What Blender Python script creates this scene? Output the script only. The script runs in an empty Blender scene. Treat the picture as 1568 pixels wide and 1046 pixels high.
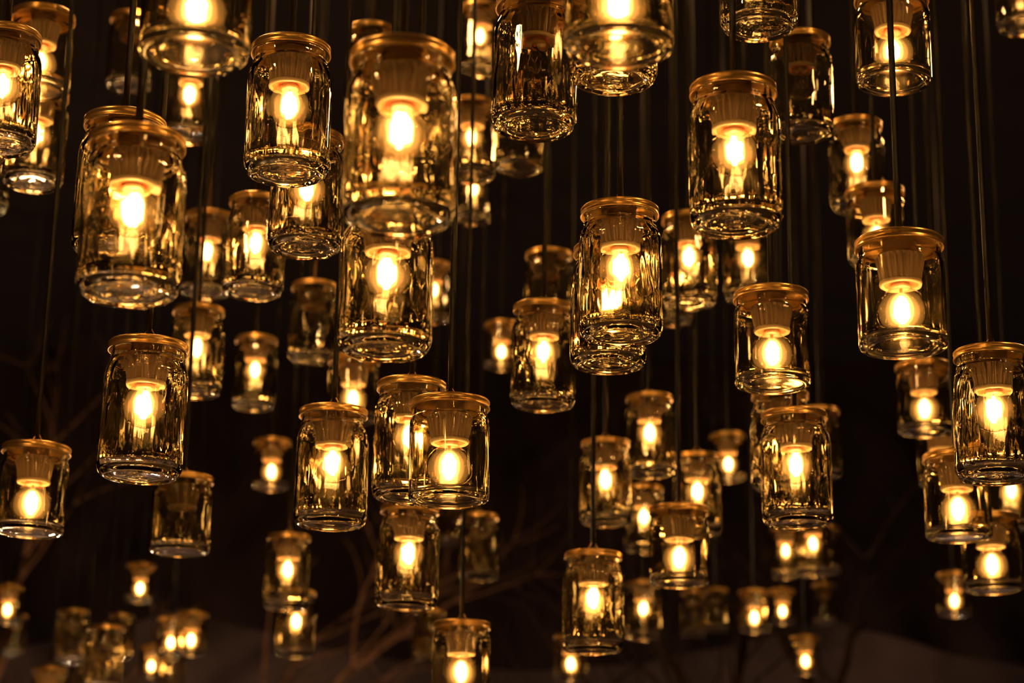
import bpy, math, random
from mathutils import Matrix, Vector
random.seed(7)
sc = bpy.context.scene
sc.view_settings.view_transform = 'Standard'
sc.view_settings.look = 'None'

# ---------------------------------------------------------------- materials
def newmat(name):
    m = bpy.data.materials.new(name); m.use_nodes = True
    nt = m.node_tree; nt.nodes.clear()
    out = nt.nodes.new('ShaderNodeOutputMaterial')
    return m, nt, out
def N(nt, t, **kw):
    n = nt.nodes.new(t)
    for k, v in kw.items():
        if k in n.inputs: n.inputs[k].default_value = v
        else: setattr(n, k, v)
    return n
def L(nt, a, b): nt.links.new(a, b)

def principled(name, col, rough=0.5, metal=0.0, vscale=20, bump=0.0, col2=None):
    m, nt, out = newmat(name)
    p = N(nt, 'ShaderNodeBsdfPrincipled')
    p.inputs['Roughness'].default_value = rough
    p.inputs['Metallic'].default_value = metal
    p.inputs['Base Color'].default_value = (*col, 1)
    tc = N(nt, 'ShaderNodeTexCoord')
    nz = N(nt, 'ShaderNodeTexNoise'); nz.inputs['Scale'].default_value = vscale
    nz.inputs['Detail'].default_value = 6
    L(nt, tc.outputs['Object'], nz.inputs['Vector'])
    if col2:
        r = N(nt, 'ShaderNodeValToRGB')
        r.color_ramp.elements[0].position = .35; r.color_ramp.elements[1].position = .68
        r.color_ramp.elements[0].color = (*col, 1); r.color_ramp.elements[1].color = (*col2, 1)
        L(nt, nz.outputs['Fac'], r.inputs['Fac']); L(nt, r.outputs['Color'], p.inputs['Base Color'])
    if bump:
        b = N(nt, 'ShaderNodeBump'); b.inputs['Strength'].default_value = bump
        b.inputs['Distance'].default_value = .01
        L(nt, nz.outputs['Fac'], b.inputs['Height']); L(nt, b.outputs['Normal'], p.inputs['Normal'])
    L(nt, p.outputs['BSDF'], out.inputs['Surface'])
    return m

def mat_jar(name, scale, stretch, strength):
    m, nt, out = newmat(name)
    g = N(nt, 'ShaderNodeBsdfGlass'); g.inputs['IOR'].default_value = 1.54
    g.inputs['Roughness'].default_value = 0.0
    g.inputs['Color'].default_value = (1, .965, .87, 1)
    tc = N(nt, 'ShaderNodeTexCoord'); oi = N(nt, 'ShaderNodeObjectInfo')
    mp = N(nt, 'ShaderNodeMapping'); mp.inputs['Scale'].default_value = (1, 1, stretch)
    add = N(nt, 'ShaderNodeVectorMath', operation='ADD')
    L(nt, tc.outputs['Object'], mp.inputs['Vector'])
    L(nt, mp.outputs['Vector'], add.inputs[0]); L(nt, oi.outputs['Random'], add.inputs[1])
    nz = N(nt, 'ShaderNodeTexNoise'); nz.inputs['Scale'].default_value = scale; nz.inputs['Detail'].default_value = 1.2
    L(nt, add.outputs[0], nz.inputs['Vector'])
    sp = N(nt, 'ShaderNodeSeparateXYZ'); L(nt, tc.outputs['Object'], sp.inputs[0])
    mr = N(nt, 'ShaderNodeMapRange'); mr.inputs['From Min'].default_value = -.066; mr.inputs['From Max'].default_value = -.045
    mr.inputs['To Min'].default_value = .2
    if strength < .45: mr.inputs['From Min'].default_value = -.052; mr.inputs['From Max'].default_value = -.035
    L(nt, sp.outputs['Z'], mr.inputs['Value'])
    mu = N(nt, 'ShaderNodeMath', operation='MULTIPLY')
    L(nt, nz.outputs['Fac'], mu.inputs[0]); L(nt, mr.outputs[0], mu.inputs[1])
    b = N(nt, 'ShaderNodeBump'); b.inputs['Strength'].default_value = strength; b.inputs['Distance'].default_value = .004
    L(nt, mu.outputs[0], b.inputs['Height']); L(nt, b.outputs['Normal'], g.inputs['Normal'])
    L(nt, g.outputs['BSDF'], out.inputs['Surface'])
    return m
def mat_bulb():
    m, nt, out = newmat('thin_bulb_glass')
    tr = N(nt, 'ShaderNodeBsdfTransparent'); tr.inputs['Color'].default_value = (1, .95, .85, 1)
    gl = N(nt, 'ShaderNodeBsdfGlossy'); gl.inputs['Roughness'].default_value = .0
    lw = N(nt, 'ShaderNodeLayerWeight'); lw.inputs['Blend'].default_value = .5
    pw = N(nt, 'ShaderNodeMath', operation='POWER'); pw.inputs[1].default_value = 4.0
    ma = N(nt, 'ShaderNodeMath', operation='MULTIPLY_ADD'); ma.inputs[1].default_value = .9; ma.inputs[2].default_value = .03
    L(nt, lw.outputs['Facing'], pw.inputs[0]); L(nt, pw.outputs[0], ma.inputs[0])
    mx = N(nt, 'ShaderNodeMixShader'); L(nt, ma.outputs[0], mx.inputs[0])
    L(nt, tr.outputs[0], mx.inputs[1]); L(nt, gl.outputs[0], mx.inputs[2])
    L(nt, mx.outputs[0], out.inputs['Surface'])
    return m
def mat_emit(name, col, s):
    m, nt, out = newmat(name)
    e = N(nt, 'ShaderNodeEmission'); e.inputs['Color'].default_value = (*col, 1); e.inputs['Strength'].default_value = s
    L(nt, e.outputs[0], out.inputs['Surface']); return m
def mat_vol(name, col, s):
    m, nt, out = newmat(name)
    e = N(nt, 'ShaderNodeEmission'); e.inputs['Color'].default_value = (*col, 1); e.inputs['Strength'].default_value = s
    L(nt, e.outputs[0], out.inputs['Volume']); return m

M_glass_t = mat_jar('wavy_jar_glass', 74, .24, .54); M_glass_s = mat_jar('clear_jar_glass', 50, .20, .30); M_bulb = mat_bulb()
M_brass = principled('brushed_brass', (.76, .42, .11), .28, .86, vscale=60, col2=(.98, .60, .19))
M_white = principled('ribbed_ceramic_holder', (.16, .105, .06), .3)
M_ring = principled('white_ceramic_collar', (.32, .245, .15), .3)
M_copper = principled('copper_contact', (.58, .16, .06), .35, .3)
M_cable = principled('black_cable', (.012, .007, .005), .45)
M_off = principled('unlit_filament', (.15, .1, .06), .4, .8)
M_fil = mat_emit('glowing_filament', (1, .57, .19), 3800)
GLOW = [mat_vol('bulb_glow_%d' % i, c, s) for i, (c, s) in enumerate([
    ((1, .62, .26), 19000), ((1, .57, .20), 1600), ((1, .52, .14), 160), ((1, .47, .11), 34), ((1, .44, .09), 13)])]  # nested emissive volumes added inside the bulb to imitate bloom around the filament

# ---------------------------------------------------------------- mesh helpers
class MB:
    def __init__(s): s.v = []; s.f = []; s.m = []; s.sm = []
    def lathe(s, prof, mat, seg=64, smooth=True, ribs=None, wob=0.0, c=(0, 0)):
        rings = []
        for (r, z) in prof:
            if r < 1e-7:
                rings.append([len(s.v)]); s.v.append((c[0], c[1], z))
            else:
                idx = []
                for i in range(seg):
                    a = 2*math.pi*i/seg; rr = r
                    if ribs and ribs(z): rr = r*(1-(.10 if (i//2) % 2 else 0))
                    if wob: rr += wob*(math.sin(3*a+z*60)+.7*math.sin(7*a-z*95+1)+.5*math.sin(13*a+z*40+2))
                    idx.append(len(s.v)); s.v.append((c[0]+rr*math.cos(a), c[1]+rr*math.sin(a), z))
                rings.append(idx)
        for A, B in zip(rings, rings[1:]):
            if len(A) == 1 and len(B) == 1: continue
            for i in range(seg):
                j = (i+1) % seg
                if len(A) == 1: f = (A[0], B[j], B[i])
                elif len(B) == 1: f = (A[i], A[j], B[0])
                else: f = (A[i], A[j], B[j], B[i])
                s.f.append(f); s.m.append(mat); s.sm.append(smooth)
    def tube(s, pts, r, mat, seg=8):
        pts = [Vector(p) for p in pts]; rings = []
        for k, p in enumerate(pts):
            d = (pts[min(k+1, len(pts)-1)]-pts[max(k-1, 0)]).normalized()
            u = d.orthogonal().normalized() if abs(d.z) < .99 else Vector((1, 0, 0)); w = d.cross(u).normalized()
            u = w.cross(d)
            rk = r[k] if isinstance(r, (list, tuple)) else r
            idx = []
            for i in range(seg):
                a = 2*math.pi*i/seg
                q = p+u*math.cos(a)*rk+w*math.sin(a)*rk
                idx.append(len(s.v)); s.v.append(tuple(q))
            rings.append(idx)
        for A, B in zip(rings, rings[1:]):
            for i in range(seg):
                j = (i+1) % seg
                s.f.append((A[i], A[j], B[j], B[i])); s.m.append(mat); s.sm.append(True)
        s.f.append(tuple(reversed(rings[0]))); s.m.append(mat); s.sm.append(False)
        s.f.append(tuple(rings[-1])); s.m.append(mat); s.sm.append(False)
    def mesh(s, name, mats):
        me = bpy.data.meshes.new(name); me.from_pydata(s.v, [], s.f)
        for m in mats: me.materials.append(m)
        me.polygons.foreach_set('material_index', s.m); me.polygons.foreach_set('use_smooth', s.sm)
        me.update(); return me

def smooth_prof(p, n=3):
    out = []
    for i in range(len(p)-1):
        p0 = p[max(i-1, 0)]; p1 = p[i]; p2 = p[i+1]; p3 = p[min(i+2, len(p)-1)]
        for k in range(n):
            t = k/n
            q = [.5*((2*p1[j])+(-p0[j]+p2[j])*t+(2*p0[j]-5*p1[j]+4*p2[j]-p3[j])*t*t+(-p0[j]+3*p1[j]-3*p2[j]+p3[j])*t**3) for j in (0, 1)]
            out.append((max(q[0], 0), q[1]))
    out.append(p[-1]); return out

def ellipsoid(rx, rz, z0, n=12):
    return [(rx*math.sin(math.pi*i/n) if 0 < i < n else 0, z0-rz*math.cos(math.pi*i/n)) for i in range(n+1)]

HT, HS = .146, .116
def lamp_mesh(name, tall, lit):
    MATS = [M_glass_t if tall else M_glass_s, M_brass, M_white, M_copper, M_bulb, M_fil, M_ring, M_cable]+GLOW
    b = MB(); H = HT if tall else HS
    if tall:
        outer = [(0, .0040), (.012, .0037), (.022, .0028), (.030, .0026), (.0345, .0004), (.038, .0002), (.0418, .003), (.0442, .0085), (.0450, .016),
                 (.045, .05), (.045, .085), (.0448, .104), (.0438, .113), (.0408, .1205), (.0392, .124), (.0400, .1265), (.0388, .129), (.0388, .138)]
        inner = [(.0355, .1385), (.0352, .130), (.0356, .125), (.0378, .119), (.0410, .112), (.0422, .103), (.0425, .085), (.0425, .05),
                 (.0423, .020), (.0406, .0115), (.0365, .0075), (.026, .0064), (.012, .0068), (0, .0072)]
        lr = .0425; zr = .0425; zb = .0685; R = .0240
    else:
        outer = [(0, .0024), (.02, .0022), (.035, .0016), (.038, .0002), (.0420, .0006), (.0446, .0032), (.045, .007), (.045, .02),
                 (.045, .05), (.045, .08), (.0449, .090), (.0438, .0945), (.0422, .097), (.0420, .100), (.0420, .109)]
        inner = [(.0390, .1095), (.0388, .101), (.0390, .097), (.0408, .0935), (.0420, .089), (.0426, .08), (.0426, .05),
                 (.0426, .02), (.0422, .0105), (.0400, .0065), (.034, .0053), (.018, .0051), (0, .0051)]
        lr = .0452; zr = .0450; zb = .0770; R = .0262
    prof = smooth_prof(outer, 3)+smooth_prof(inner, 3)
    b.lathe([(r, z-H/2) for r, z in prof], 0, seg=80, wob=.00014 if tall else .00007)
    T = H/2
    lid = [(0, T-.001), (lr-.006, T-.001), (lr-.0045, T), (lr-.0012, T), (lr, T-.0012), (lr, T-.0034), (lr-.0008, T-.004), (lr-.0008, T-.0078),
           (lr+.0003, T-.0083), (lr+.0003, T-.0095), (lr-.0012, T-.0097), (lr-.0016, T-.0032), (0, T-.003)]
    b.lathe(lid, 1, seg=72)
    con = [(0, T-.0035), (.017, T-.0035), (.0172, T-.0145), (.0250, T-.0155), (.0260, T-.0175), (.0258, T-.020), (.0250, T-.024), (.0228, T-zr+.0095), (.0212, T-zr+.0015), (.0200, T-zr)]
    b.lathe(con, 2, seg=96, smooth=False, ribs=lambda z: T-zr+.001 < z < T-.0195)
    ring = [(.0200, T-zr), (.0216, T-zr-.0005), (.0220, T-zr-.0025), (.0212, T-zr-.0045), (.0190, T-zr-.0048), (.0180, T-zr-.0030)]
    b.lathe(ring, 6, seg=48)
    b.lathe([(.0180, T-zr-.0030), (.017, T-zr-.0022), (0, T-zr-.0022)], 3, seg=48)
    b.lathe([(0.0095, T-zr-.0022), (.0098, T-zr-.0062), (.0085, T-zr-.0072), (0, T-zr-.0072)], 6, seg=32)
    zc = T-zb
    a0 = math.degrees(math.asin(.0102/R))+2
    bul = [(.0102, T-zr-.0025)]
    for i in range(0, 15):
        a = math.radians(a0+(180-a0)*i/14)
        bul.append((R*math.sin(a) if i < 14 else 0, zc+R*math.cos(a)))
    b.lathe(smooth_prof(bul, 2), 4, seg=40)
    b.tube([(0, 0, T-zr-.007), (0, 0, zc+.014)], .0018, 3, 8)
    n = 6
    for k in range(n):
        a = 2*math.pi*k/n; a2 = 2*math.pi*(k+.5)/n
        pts = [(.0020*math.cos(a), .0020*math.sin(a), zc+.0165), (.0082*math.cos(a2), .0082*math.sin(a2), zc+.007),
               (.0080*math.cos(a), .0080*math.sin(a), zc-.005), (.0020*math.cos(a2), .0020*math.sin(a2), zc-.014)]
        b.tube(pts, .0007, 5, 6)
    if lit:
        k = R/.0262
        for gi, (rx, rz) in enumerate([(.0052, .0120), (.0084, .0158), (.0128, .0186), (.0180, .0212), (.0240, .0242)]):
            b.lathe(ellipsoid(rx*k, rz*k, zc+(.002 if gi < 3 else 0)), 8+gi, seg=20 if gi < 4 else 28, )
    b.lathe([(.0, T-.001), (.0075, T-.001), (.0075, T+.003), (.0045, T+.004), (.0035, T+.010), (.0, T+.010)], 7, seg=16)
    for sgn in (-1, 1):
        b.tube([(sgn*.011, 0, T-.001), (sgn*.0105, 0, T+.003), (sgn*.001, 0, T+.018), (0, 0, T+.024)], .0006, 1, 6)
    if not lit: MATS[5] = M_off
    return b.mesh(name, MATS)
MESH = {(t, l): lamp_mesh('jar_lamp_%s_%s' % ('tall' if t else 'short', 'lit' if l else 'unlit'), t, l) for t in (0, 1) for l in (0, 1)}

# ---------------------------------------------------------------- camera
F = 3200.0; W0, H0 = 1568.0, 1045.33
CAM = Vector((0, 0, 1.6))
pitch = math.radians(16.5); roll = .015
Rm = Matrix.Rotation(math.pi/2+pitch, 4, 'X') @ Matrix.Rotation(roll, 4, 'Z')
cd = bpy.data.cameras.new('camera'); cam = bpy.data.objects.new('camera', cd); sc.collection.objects.link(cam)
cam.matrix_world = Matrix.Translation(CAM) @ Rm
cd.sensor_width = 36; cd.lens = 36*F/W0
cd.dof.use_dof = True; cd.dof.focus_distance = 2.3; cd.dof.aperture_fstop = 6.0; cd.dof.aperture_blades = 0
sc.camera = cam

S = [
(3,139,115,1,1),(62,80,100,0,1),(55,212,97,1,1),(-22,262,78,1,1),
(303,-13,168,0,1),(290,150,82,1,1),(200,81,72,1,0),(184,286,134,1,1),(203,331,158,1,1),
(442,170,130,1,1),(470,296,114,1,1),(613,211,172,1,1),(568,105,80,1,0),(592,428,143,1,1),
(735,60,66,1,1),(722,215,76,1,1),(725,294,58,1,1),(797,201,78,1,0),(819,100,133,1,0),
(940,25,134,1,1),(947,-20,166,0,1),(1160,-43,118,1,1),(1226,133,98,1,0),(1125,240,142,1,1),
(1367,60,114,0,1),(1563,-16,80,1,1),(1312,254,90,1,1),(1342,346,90,0,1),(1380,451,135,0,1),
(950,418,128,1,1),(932,470,117,1,1),(1055,399,89,1,1),(1030,446,62,1,1),(1145,400,76,1,1),
(1182,520,115,0,1),(1219,718,108,1,1),(1196,675,93,1,1),(1256,679,66,1,0),(1415,610,84,0,1),
(1522,635,124,1,1),(1466,760,101,0,1),(1441,697,72,0,1),(1518,847,90,0,1),(1549,755,70,1,1),(1461,910,50,0,1),
(832,545,99,1,1),(840,446,76,1,0),(768,529,54,0,1),(664,448,56,1,1),(628,675,113,1,1),(688,691,123,0,1),
(508,716,112,1,1),(541,597,78,0,1),(625,853,96,1,1),(700,792,50,1,0),(733,838,62,1,0),
(480,494,75,1,0),(391,378,94,1,1),(317,390,79,1,1),(301,538,84,1,1),(390,571,68,1,1),
(220,628,130,1,1),(50,750,105,0,1),(278,788,92,0,0),(416,711,58,0,1),(440,876,70,1,1),(453,955,62,1,1),
(215,892,44,0,1),(12,925,44,0,1),(262,975,44,0,1),(293,970,50,0,1),(232,1012,38,0,1),(160,1008,60,1,0),
(74,1056,52,0,1),(110,975,50,1,0),(706,1011,89,0,1),(657,975,50,1,0),(908,922,94,1,1),(874,1006,52,0,1),
(985,935,54,1,1),(1040,836,92,0,1),(927,739,80,1,1),(986,795,62,1,1),(1068,757,76,1,1),(995,667,77,1,1),
(1115,700,55,0,1),(1245,836,56,1,1),(1203,846,48,1,1),(1155,936,49,0,1),(1198,928,40,0,1),(1233,1003,45,0,1),
(1062,940,42,1,0),(1096,934,40,1,0),(184,975,42,1,0),(128,1040,46,1,0),(262,1022,42,1,0),(1266,842,44,1,0),(682,800,44,1,0),(1262,925,38,1,0),(22,972,38,1,0),
]
pts = []
for (x, y, w, t, l) in S:
    d = F*.09/w
    pts.append([CAM + Rm.to_3x3() @ Vector(((x-W0/2)/F*d, -(y-H0/2)/F*d, -d)), t, l])
for it in range(60):
    moved = 0
    for i in range(len(pts)):
        for j in range(len(pts)):
            if i == j: continue
            a, b = pts[i][0], pts[j][0]
            if (b-CAM).length < (a-CAM).length: continue
            dx = (a.xy-b.xy).length
            need = .100 if abs(a.z-b.z) < .16 else .056
            if dx < need:
                pts[j][0] = CAM+(b-CAM)*(1+.008); moved = 1
    if not moved: break
CEIL = 5.6
for (p, t, l) in pts:
    H = HT if t else HS
    o = bpy.data.objects.new('mason_jar_pendant_lamp', MESH[(t, l)])
    o.location = p; o.rotation_euler = (random.uniform(-.012, .012), random.uniform(-.012, .012), random.uniform(-.7, .7))
    sc.collection.objects.link(o)
    b = MB(); top = H/2
    b.tube([(0, 0, top+.006), (0, 0, (CEIL-p.z)*.5), (0, 0, CEIL-p.z)], .0034, 0, 10)
    b.lathe([(0, CEIL-p.z-.03), (.02, CEIL-p.z-.028), (.03, CEIL-p.z-.015), (.03, CEIL-p.z), (0, CEIL-p.z)], 0, seg=16)
    c = bpy.data.objects.new('cord', b.mesh('cord', [M_cable])); c.parent = o
    sc.collection.objects.link(c)
    c.matrix_parent_inverse = Matrix.Identity(4)
    c.rotation_euler = (-o.rotation_euler[0], -o.rotation_euler[1], 0)

# ---------------------------------------------------------------- room shell
def box(name, lo, hi, mat):
    x0, y0, z0 = lo; x1, y1, z1 = hi
    v = [(x0, y0, z0), (x1, y0, z0), (x1, y1, z0), (x0, y1, z0), (x0, y0, z1), (x1, y0, z1), (x1, y1, z1), (x0, y1, z1)]
    f = [(0, 3, 2, 1), (4, 5, 6, 7), (0, 1, 5, 4), (1, 2, 6, 5), (2, 3, 7, 6), (3, 0, 4, 7)]
    me = bpy.data.meshes.new(name); me.from_pydata(v, [], f); me.materials.append(mat); me.update()
    o = bpy.data.objects.new(name, me); sc.collection.objects.link(o); return o
M_wall = principled('brown_plaster', (.055, .038, .032), .9, vscale=1.3, col2=(.24, .165, .14), bump=.3)
M_dark = principled('dark_timber', (.009, .004, .0028), .9, vscale=3, col2=(.018, .008, .005), bump=.3)
M_floor = principled('stone_floor', (.08, .06, .045), .7, vscale=3, col2=(.12, .09, .07))
YB = 14.0
box('floor', (-7, -2, -.1), (7, YB, 0), M_floor)
box('ceiling', (-7, -2, CEIL), (7, YB, CEIL+.1), M_dark)
box('wall_back', (-7.1, YB, -.1), (7.1, YB+.1, CEIL+.1), M_wall)
box('wall_front', (-7.1, -2.1, -.1), (7.1, -2, CEIL+.1), M_dark)
box('wall_left', (-7.1, -2, -.1), (-7, YB, CEIL+.1), M_dark)
box('wall_right', (7, -2, -.1), (7.1, YB, CEIL+.1), M_dark)

b = MB()
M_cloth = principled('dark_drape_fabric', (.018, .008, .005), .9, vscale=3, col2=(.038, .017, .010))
xs = [-6.98+13.96*i/260 for i in range(261)]
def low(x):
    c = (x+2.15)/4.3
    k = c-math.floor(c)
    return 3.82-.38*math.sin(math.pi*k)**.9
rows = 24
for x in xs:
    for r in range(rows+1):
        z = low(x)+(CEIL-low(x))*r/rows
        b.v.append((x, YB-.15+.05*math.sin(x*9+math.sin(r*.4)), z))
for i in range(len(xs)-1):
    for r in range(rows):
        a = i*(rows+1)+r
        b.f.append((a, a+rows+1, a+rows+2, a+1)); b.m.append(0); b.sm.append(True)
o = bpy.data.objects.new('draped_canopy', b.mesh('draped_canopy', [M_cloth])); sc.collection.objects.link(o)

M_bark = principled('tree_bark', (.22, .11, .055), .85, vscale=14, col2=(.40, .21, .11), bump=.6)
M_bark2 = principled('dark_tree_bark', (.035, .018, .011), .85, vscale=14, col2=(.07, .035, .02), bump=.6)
def tree(name, loc, seed, mat, h=2.3):
    rnd = random.Random(seed); b = MB()
    def grow(p, d, ln, r, depth):
        n = 6; P = [p.copy()]; R = [r]
        for i in range(n):
            d = (d+Vector((rnd.uniform(-.22, .22), rnd.uniform(-.15, .15), rnd.uniform(-.12, .16)))).normalized()
            p = p+d*ln/n; P.append(p.copy()); R.append(r*(1-.45*(i+1)/n))
            if depth > 1 and depth < 5 and i in (2, 4):
                sd = (d+Vector((rnd.uniform(-1, 1), rnd.uniform(-.5, .5), rnd.uniform(-.4, .7)))).normalized()
                grow(p, sd, ln*.62, R[-1]*.55, depth-2)
        b.tube(P, R, 0, 7)
        if depth > 0:
            for k in range(3 if depth > 3 else 2):
                sd = (d+Vector((rnd.uniform(-1, 1), rnd.uniform(-.4, .4), rnd.uniform(-.35, .6)))).normalized()
                grow(p, sd, ln*.72, R[-1]*.82, depth-1)
    grow(Vector((0, 0, 0)), Vector((0, 0, 1)), h, .17, 5)
    zm = max(v[2] for v in b.v); k = min(1, 5.2/zm)
    b.v = [(v[0]*k, v[1]*k*.7, v[2]*k) for v in b.v]
    o = bpy.data.objects.new(name, b.mesh(name, [mat])); o.location = loc; sc.collection.objects.link(o)
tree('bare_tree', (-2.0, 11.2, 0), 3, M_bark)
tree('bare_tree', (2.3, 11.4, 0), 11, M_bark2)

# ---------------------------------------------------------------- lights
def point(name, loc, e, col, r):
    l = bpy.data.lights.new(name, 'POINT'); l.energy = e; l.color = col; l.shadow_soft_size = r
    o = bpy.data.objects.new(name, l); o.location = loc; sc.collection.objects.link(o)
WARM = (1, .53, .18)
point('fill_light', (-1.2, 1.0, 3.3), 38, WARM, .08)  # unseen fill lights, no fixtures, added to brighten lids and cords
point('fill_light', (1.3, 1.4, 3.4), 38, WARM, .08)
point('fill_light', (-.6, 3.6, 3.7), 36, WARM, .08)
point('fill_light', (1.6, 4.8, 3.8), 32, WARM, .08)
point('fill_light', (-.7, .9, .7), 16, WARM, .10)  # low pair of added fills, out of frame
point('fill_light', (.8, 1.0, .7), 16, WARM, .10)
point('fill_light', (-2.2, 8.8, .8), 130, (1, .6, .3), .08)  # added fill that picks out the left tree's branches
point('wall_fill_light', (-2.6, 12.8, .3), 48, (1, .68, .56), .08)  # unseen fills added to brighten the lower back wall
point('wall_fill_light', (2.6, 12.8, .3), 42, (1, .68, .56), .08)
w = bpy.data.worlds.new('world'); sc.world = w; w.use_nodes = True
w.node_tree.nodes['Background'].inputs[0].default_value = (.02, .01, .006, 1)
w.node_tree.nodes['Background'].inputs[1].default_value = .5
